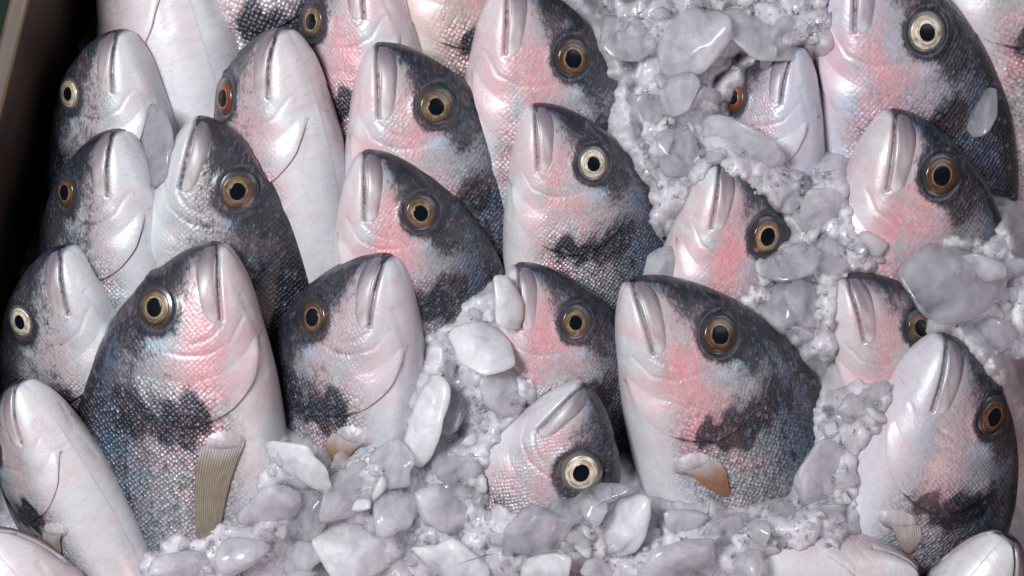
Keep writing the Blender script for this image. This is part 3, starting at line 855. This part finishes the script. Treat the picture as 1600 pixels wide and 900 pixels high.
def crushed():
    Vs, Fs = [], []
    n0 = 0
    import bmesh
    protos = []
    for k in range(24):
        bm = bmesh.new()
        for _ in range(random.randint(9, 15)):
            p = Vector((random.gauss(0, 1), random.gauss(0, 1), random.gauss(0, 1))).normalized()
            p = p * random.uniform(.75, 1.0)
            bm.verts.new((p.x, p.y * random.uniform(.6, 1), p.z * .6))
        bmesh.ops.convex_hull(bm, input=bm.verts[:])
        for vv in [w for w in bm.verts if not w.link_faces]: bm.verts.remove(vv)
        bmesh.ops.bevel(bm, geom=bm.edges[:], offset=.10, segments=1, affect='EDGES')
        bmesh.ops.triangulate(bm, faces=bm.faces[:])
        bm.verts.index_update()
        protos.append((np.array([w.co[:] for w in bm.verts]), np.array([[w.index for w in f.verts] for f in bm.faces])))
        bm.free()
    for poly, h, n, (s0, s1) in HEAPS:
        xs = [p[0] for p in poly]; ys = [p[1] for p in poly]
        c = 0
        while c < n:
            u, v = random.uniform(min(xs), max(xs)), random.uniform(min(ys), max(ys))
            if not inside(poly, u, v) or v > 940: continue
            c += 1.6
            loc, nrm = drop(u, v)
            s = s0 * .7 + (s1 * .75 - s0 * .7) * random.random() ** 2.5
            z = loc.z + random.uniform(-.2, .6) * s * K
            p = at(u, v, z)
            P, F = random.choice(protos)
            R = np.array(Matrix.Rotation(random.uniform(0, 6.28), 3, Vector((random.gauss(0, 1), random.gauss(0, 1), random.gauss(0, 1))).normalized()))
            Vs.append(P @ R.T * s * K + np.array(p)); Fs.append(F + n0); n0 += len(P)
    o = make_obj('crushed_ice', np.concatenate(Vs), np.concatenate(Fs), ICE['crushed'], smooth=False)
    tag(o, 'crushed ice heaped around and over the fish', 'ice', kind='stuff')
crushed()

# (u, v, half length, half width, turn in degrees, thickness px, material, lift, label)
CHUNKS = [
 (236, 226, 62, 40, -52, 13, 'smoky', .004, 'flat grey ice piece wedged between two fish in the left column'),
 (1528, 178, 34, 30, 10, 10, 'smoky', .0, 'round dark translucent ice disc lying on the blue backed fish'),
 (1050, 140, 42, 28, 10, 14, 'cloudy', .004, 'smooth rounded bluish ice lump left of the red eyed fish'),
 (1015, 178, 34, 32, 40, 12, 'clear', .0, 'clear ice lump beside the pink cheek of the upper fish'),
 (1095, 172, 34, 36, 0, 14, 'clear', .004, 'clear rough ice lump touching the red eye'),
 (1160, 222, 66, 34, -18, 14, 'cloudy', .003, 'wide flat ice slab below the red eyed fish'),
 (1045, 420, 46, 26, 5, 12, 'cloudy', .002, 'smooth flat ice piece above the snout of the big pink cheeked fish'),
 (1232, 405, 46, 26, 20, 12, 'clear', .004, 'clear ice piece under the bronze eye right of centre'),
 (1215, 452, 52, 46, -30, 14, 'clear', .0, 'large clear ice lump behind the back of the big pink cheeked fish'),
 (1262, 480, 38, 40, 10, 16, 'clear', .006, 'ice lump left of the fish with the half covered eye'),
 (1285, 330, 32, 40, 15, 14, 'cloudy', .004, 'ice lump along the throat of the dark bronze eyed fish'),
 (1500, 440, 88, 62, 12, 22, 'clear', .006, 'largest ice lump, clear and jagged, at the right edge'),
 (1535, 420, 38, 20, -8, 10, 'cloudy', .018, 'small cloudy piece on top of the largest ice lump'),
 (1545, 525, 42, 30, 30, 16, 'clear', .004, 'clear ice lump under the largest ice lump'),
 (1448, 420, 32, 36, 0, 12, 'clear', .004, 'clear ice lump left of the largest ice lump'),
 (1333, 640, 26, 24, 0, 14, 'cloudy', .004, 'grey ice lump right of the black gill blotch'),
 (1360, 622, 40, 22, 35, 12, 'clear', .0, 'ice piece at the throat of the bluish silver fish'),
 (1285, 745, 52, 46, 70, 18, 'cloudy', .006, 'big grey ice lump between the two fish with fin stubs'),
 (793, 475, 44, 28, -68, 14, 'white', .008, 'pale upright ice piece covering the mouth of a pink fish'),
 (757, 548, 46, 34, -40, 16, 'white', .008, 'pale heart shaped ice piece just below the upright one'),
 (790, 615, 40, 40, 20, 16, 'cloudy', .004, 'cloudy ice lump above the tan fin tip'),
 (668, 655, 58, 30, 70, 18, 'white', .010, 'long pale ice piece leaning on the white belly of the silvery fish'),
 (705, 640, 30, 34, 0, 14, 'clear', .002, 'clear ice lump right of the long pale piece'),
 (472, 724, 44, 30, -12, 16, 'white', .010, 'pale angular ice piece right of the largest fish belly'),
 (430, 790, 44, 32, 25, 16, 'cloudy', .004, 'cloudy ice piece at the brown fin tip'),
 (288, 884, 48, 26, 4, 16, 'cloudy', .006, 'smooth rounded ice piece at the bottom edge beside the largest fish'),
 (372, 868, 32, 24, 20, 14, 'cloudy', .006, 'small oval ice piece at the bottom edge right of the brown fin'),
 (478, 800, 44, 40, 0, 16, 'clear', .004, 'clear ice lump below the pale angular piece'),
 (545, 770, 46, 30, 30, 14, 'cloudy', .006, 'cloudy ice piece below the brown fin stub'),
 (612, 728, 52, 36, -15, 16, 'cloudy', .004, 'wide cloudy ice piece under the long pale piece'),
 (612, 800, 30, 34, 30, 16, 'cloudy', .010, 'rounded cloudy ice lump in the middle of the lower heap'),
 (700, 800, 44, 30, -20, 16, 'cloudy', .006, 'cloudy ice piece left of the dark gap in the lower heap'),
 (560, 862, 74, 40, 18, 20, 'white', .010, 'broad pale ice slab at the bottom edge'),
 (700, 878, 54, 36, -12, 18, 'white', .008, 'pale bluish ice slab right of the broad bottom slab'),
 (470, 872, 40, 30, 10, 14, 'cloudy', .006, 'cloudy ice lump left of the broad bottom slab'),
 (720, 735, 34, 28, 0, 14, 'clear', .004, 'clear ice lump next to the tan fin tip'),
 (838, 834, 46, 40, -15, 16, 'clear', .006, 'round clear ice lump with bubbles below the cream eyed fish'),
 (966, 832, 46, 36, 48, 20, 'white', .010, 'bright white egg shaped ice piece at the bottom middle'),
 (858, 893, 42, 26, 22, 16, 'white', .008, 'bright white ice piece cut by the bottom edge'),
 (935, 772, 44, 18, 12, 10, 'clear', .006, 'thin curved clear ice flake under the large cream eye'),
 (1068, 872, 56, 36, 8, 18, 'cloudy', .008, 'smooth bluish ice lump right of the egg shaped piece'),
 (1070, 815, 30, 22, 0, 12, 'cloudy', .006, 'small ice lump above the smooth bluish lump'),
 (940, 893, 30, 16, 0, 12, 'cloudy', .006, 'small ice piece at the bottom edge below the egg shaped piece'),
 (1135, 830, 40, 30, 30, 14, 'clear', .004, 'clear ice lump beneath the orange fin stub'),
 (1165, 885, 34, 24, 20, 14, 'cloudy', .006, 'ice lump left of the crosswise fish'),
 (895, 790, 34, 24, 10, 12, 'clear', .002, 'clear ice piece at the cheek of the cream eyed bottom fish'),
 (980, 60, 40, 40, 0, 16, 'clear', .006, 'clear ice lump at the top edge behind the dark back'),
 (1075, 65, 56, 46, 30, 18, 'cloudy', .008, 'large cloudy ice slab at the top edge'),
 (1190, 60, 60, 36, -20, 16, 'cloudy', .006, 'cloudy ice slab above the red eyed fish'),
 (1060, 235, 34, 40, 20, 14, 'clear', .004, 'clear ice lump over the snout of the bronze eyed pink fish'),
]
_ico = None
def ico():
    global _ico
    if _ico is None:
        import bmesh
        bm = bmesh.new(); bmesh.ops.create_icosphere(bm, subdivisions=4, radius=1.0)
        bm.verts.ensure_lookup_table()
        _ico = (np.array([v.co[:] for v in bm.verts]), np.array([[v.index for v in f.verts] for f in bm.faces]))
        bm.free()
    return _ico

def chunk_mesh(a, b, c, rough, seed):
    V, F = ico()
    r = np.random.default_rng(seed)
    P = V.copy()
    n = np.zeros(len(V))
    for amp, fr, cnt in ((.16, 1.5, 5), (.06, 3.5, 5), (.018 * rough, 9, 6), (.008 * rough, 20, 6)):
        for _ in range(cnt):
            k = r.normal(size=3); k *= fr / np.linalg.norm(k)
            n += amp / math.sqrt(cnt) * 1.4 * np.sin(V @ k * 1.7 + r.uniform(0, 6.28))
    # a few flattened facets
    for _ in range(5 + int(9 * rough)):
        k = r.normal(size=3); k /= np.linalg.norm(k)
        d = V @ k; lim = r.uniform(.62, .93)
        cut = np.maximum(d * (1 + n) - lim, 0) * .95 / np.maximum(d, .3)
        n = n - cut
    P = V * (1 + n)[:, None]
    return P * np.array([a, b, c]), F

for i, (u, v, a, b, rot, th, mt, lift, lab) in enumerate(CHUNKS):
    loc, nrm = drop(u, v)
    P, F = chunk_mesh(a * K * 1.18, b * K * 1.18, th * K * .95, {'clear': .9, 'cloudy': .5, 'smoky': .3, 'white': .3}[mt], 100 + i)
    o = make_obj('ice_piece', P, F, ICE[mt])
    z = loc.z + th * K * .12 + lift * .6
    p = at(u, v, z)
    n2 = (Vector((0, 0, 1)) * 1.5 + nrm).normalized()
    q = Vector((0, 0, 1)).rotation_difference(n2)
    o.matrix_world = Matrix.Translation(p) @ q.to_matrix().to_4x4() @ Matrix.Rotation(math.radians(rot), 4, 'Z')
    tag(o, lab, 'ice', 'loose pieces of ice')

CHIPS = [
 (0, 40, 'small translucent ice chip in the heap at the top right'),
 (1, 18, 'small translucent ice chip in the heap behind the biggest pink cheeked fish'),
 (2, 14, 'small translucent ice chip around the largest ice lump at the right edge'),
 (3, 26, 'small translucent ice chip between the two fish with fin stubs'),
 (4, 140, 'small translucent ice chip in the wide heap along the bottom'),
]
def chips():
    protos = []
    for k in range(14):
        P, F = chunk_mesh(1.0, random.uniform(.6, .9), random.uniform(.4, .6), .6, 500 + k)
        protos.append((P, F))
    meshes = {}
    for hi, n, lab in CHIPS:
        poly = HEAPS[hi][0]
        xs = [p[0] for p in poly]; ys = [p[1] for p in poly]
        c = 0
        while c < n:
            u, v = random.uniform(min(xs), max(xs)), random.uniform(min(ys), max(ys))
            if not inside(poly, u, v) or not (-10 < u < 1610 and -10 < v < 910): continue
            c += 1
            k = random.randrange(14); mt = random.choice(['clear', 'cloudy', 'cloudy', 'white'])
            if (k, mt) not in meshes:
                o = make_obj('ice_chip', protos[k][0] * .001, protos[k][1], ICE[mt]); meshes[(k, mt)] = o.data
            else:
                o = bpy.data.objects.new('ice_chip', meshes[(k, mt)]); COL.objects.link(o)
            s_ = (9 + 20 * random.random() ** 1.6) * K
            loc, nrm = drop(u, v)
            n2 = (Vector((random.gauss(0, .5), random.gauss(0, .5), 1.2)) + nrm).normalized()
            q = Vector((0, 0, 1)).rotation_difference(n2)
            o.matrix_world = (Matrix.Translation(at(u, v, loc.z + s_ * .15)) @ q.to_matrix().to_4x4()
                              @ Matrix.Rotation(random.uniform(0, 6.28), 4, 'Z') @ Matrix.Scale(s_ * 1000, 4))
            tag(o, lab, 'ice', lab.replace('chip', 'chips'))
chips()
bpy.context.view_layer.update()
DG = bpy.context.evaluated_depsgraph_get()

# ------------------------------------------------------------------ light
w = bpy.data.worlds.new('World'); SC.world = w; w.use_nodes = True
bg = w.node_tree.nodes['Background']
bg.inputs[0].default_value = (.88, .91, 1.0, 1); bg.inputs[1].default_value = .065

def area(name, loc, tgt, sx, sy, power, col):
    l = bpy.data.lights.new(name, 'AREA'); l.shape = 'RECTANGLE'; l.size = sx; l.size_y = sy
    l.energy = power; l.color = col
    o = bpy.data.objects.new(name, l); COL.objects.link(o)
    o.location = loc
    o.rotation_euler = (Vector(tgt) - Vector(loc)).to_track_quat('-Z', 'Y').to_euler()
    return o
area('key_lamp', (-.34, .16, .80), (0.02, 0, .03), .26, .22, 9.6, (.965, .985, 1.0))
area('fill_lamp', (.62, .22, .55), (0.02, 0, .03), .4, .4, 1.1, (.92, .95, 1.0))
area('pink_lamp', (.50, -.62, .45), (0.0, -.02, .03), .4, .3, 1.6, (1.0, .66, .62))

# ------------------------------------------------------------------ camera
cd = bpy.data.cameras.new('Camera'); cam = bpy.data.objects.new('Camera', cd); COL.objects.link(cam)
cam.location = (0, 0, H); cam.rotation_euler = (0, 0, 0)
cd.sensor_width = 36; cd.lens = 36 * H / (1600 * K)
cd.clip_start = .01; cd.clip_end = 50
SC.camera = cam

SC.render.engine = 'CYCLES'
SC.view_settings.view_transform = 'Standard'
SC.view_settings.look = 'None'
SC.view_settings.exposure = 0.0
SC.view_settings.gamma = 1.0
cy = SC.cycles
cy.use_denoising = True
cy.max_bounces = 7; cy.transmission_bounces = 5; cy.transparent_max_bounces = 16; cy.diffuse_bounces = 3; cy.glossy_bounces = 3
cy.caustics_reflective = False; cy.caustics_refractive = True; cy.blur_glossy = 1.0
cy.sample_clamp_indirect = 4.0
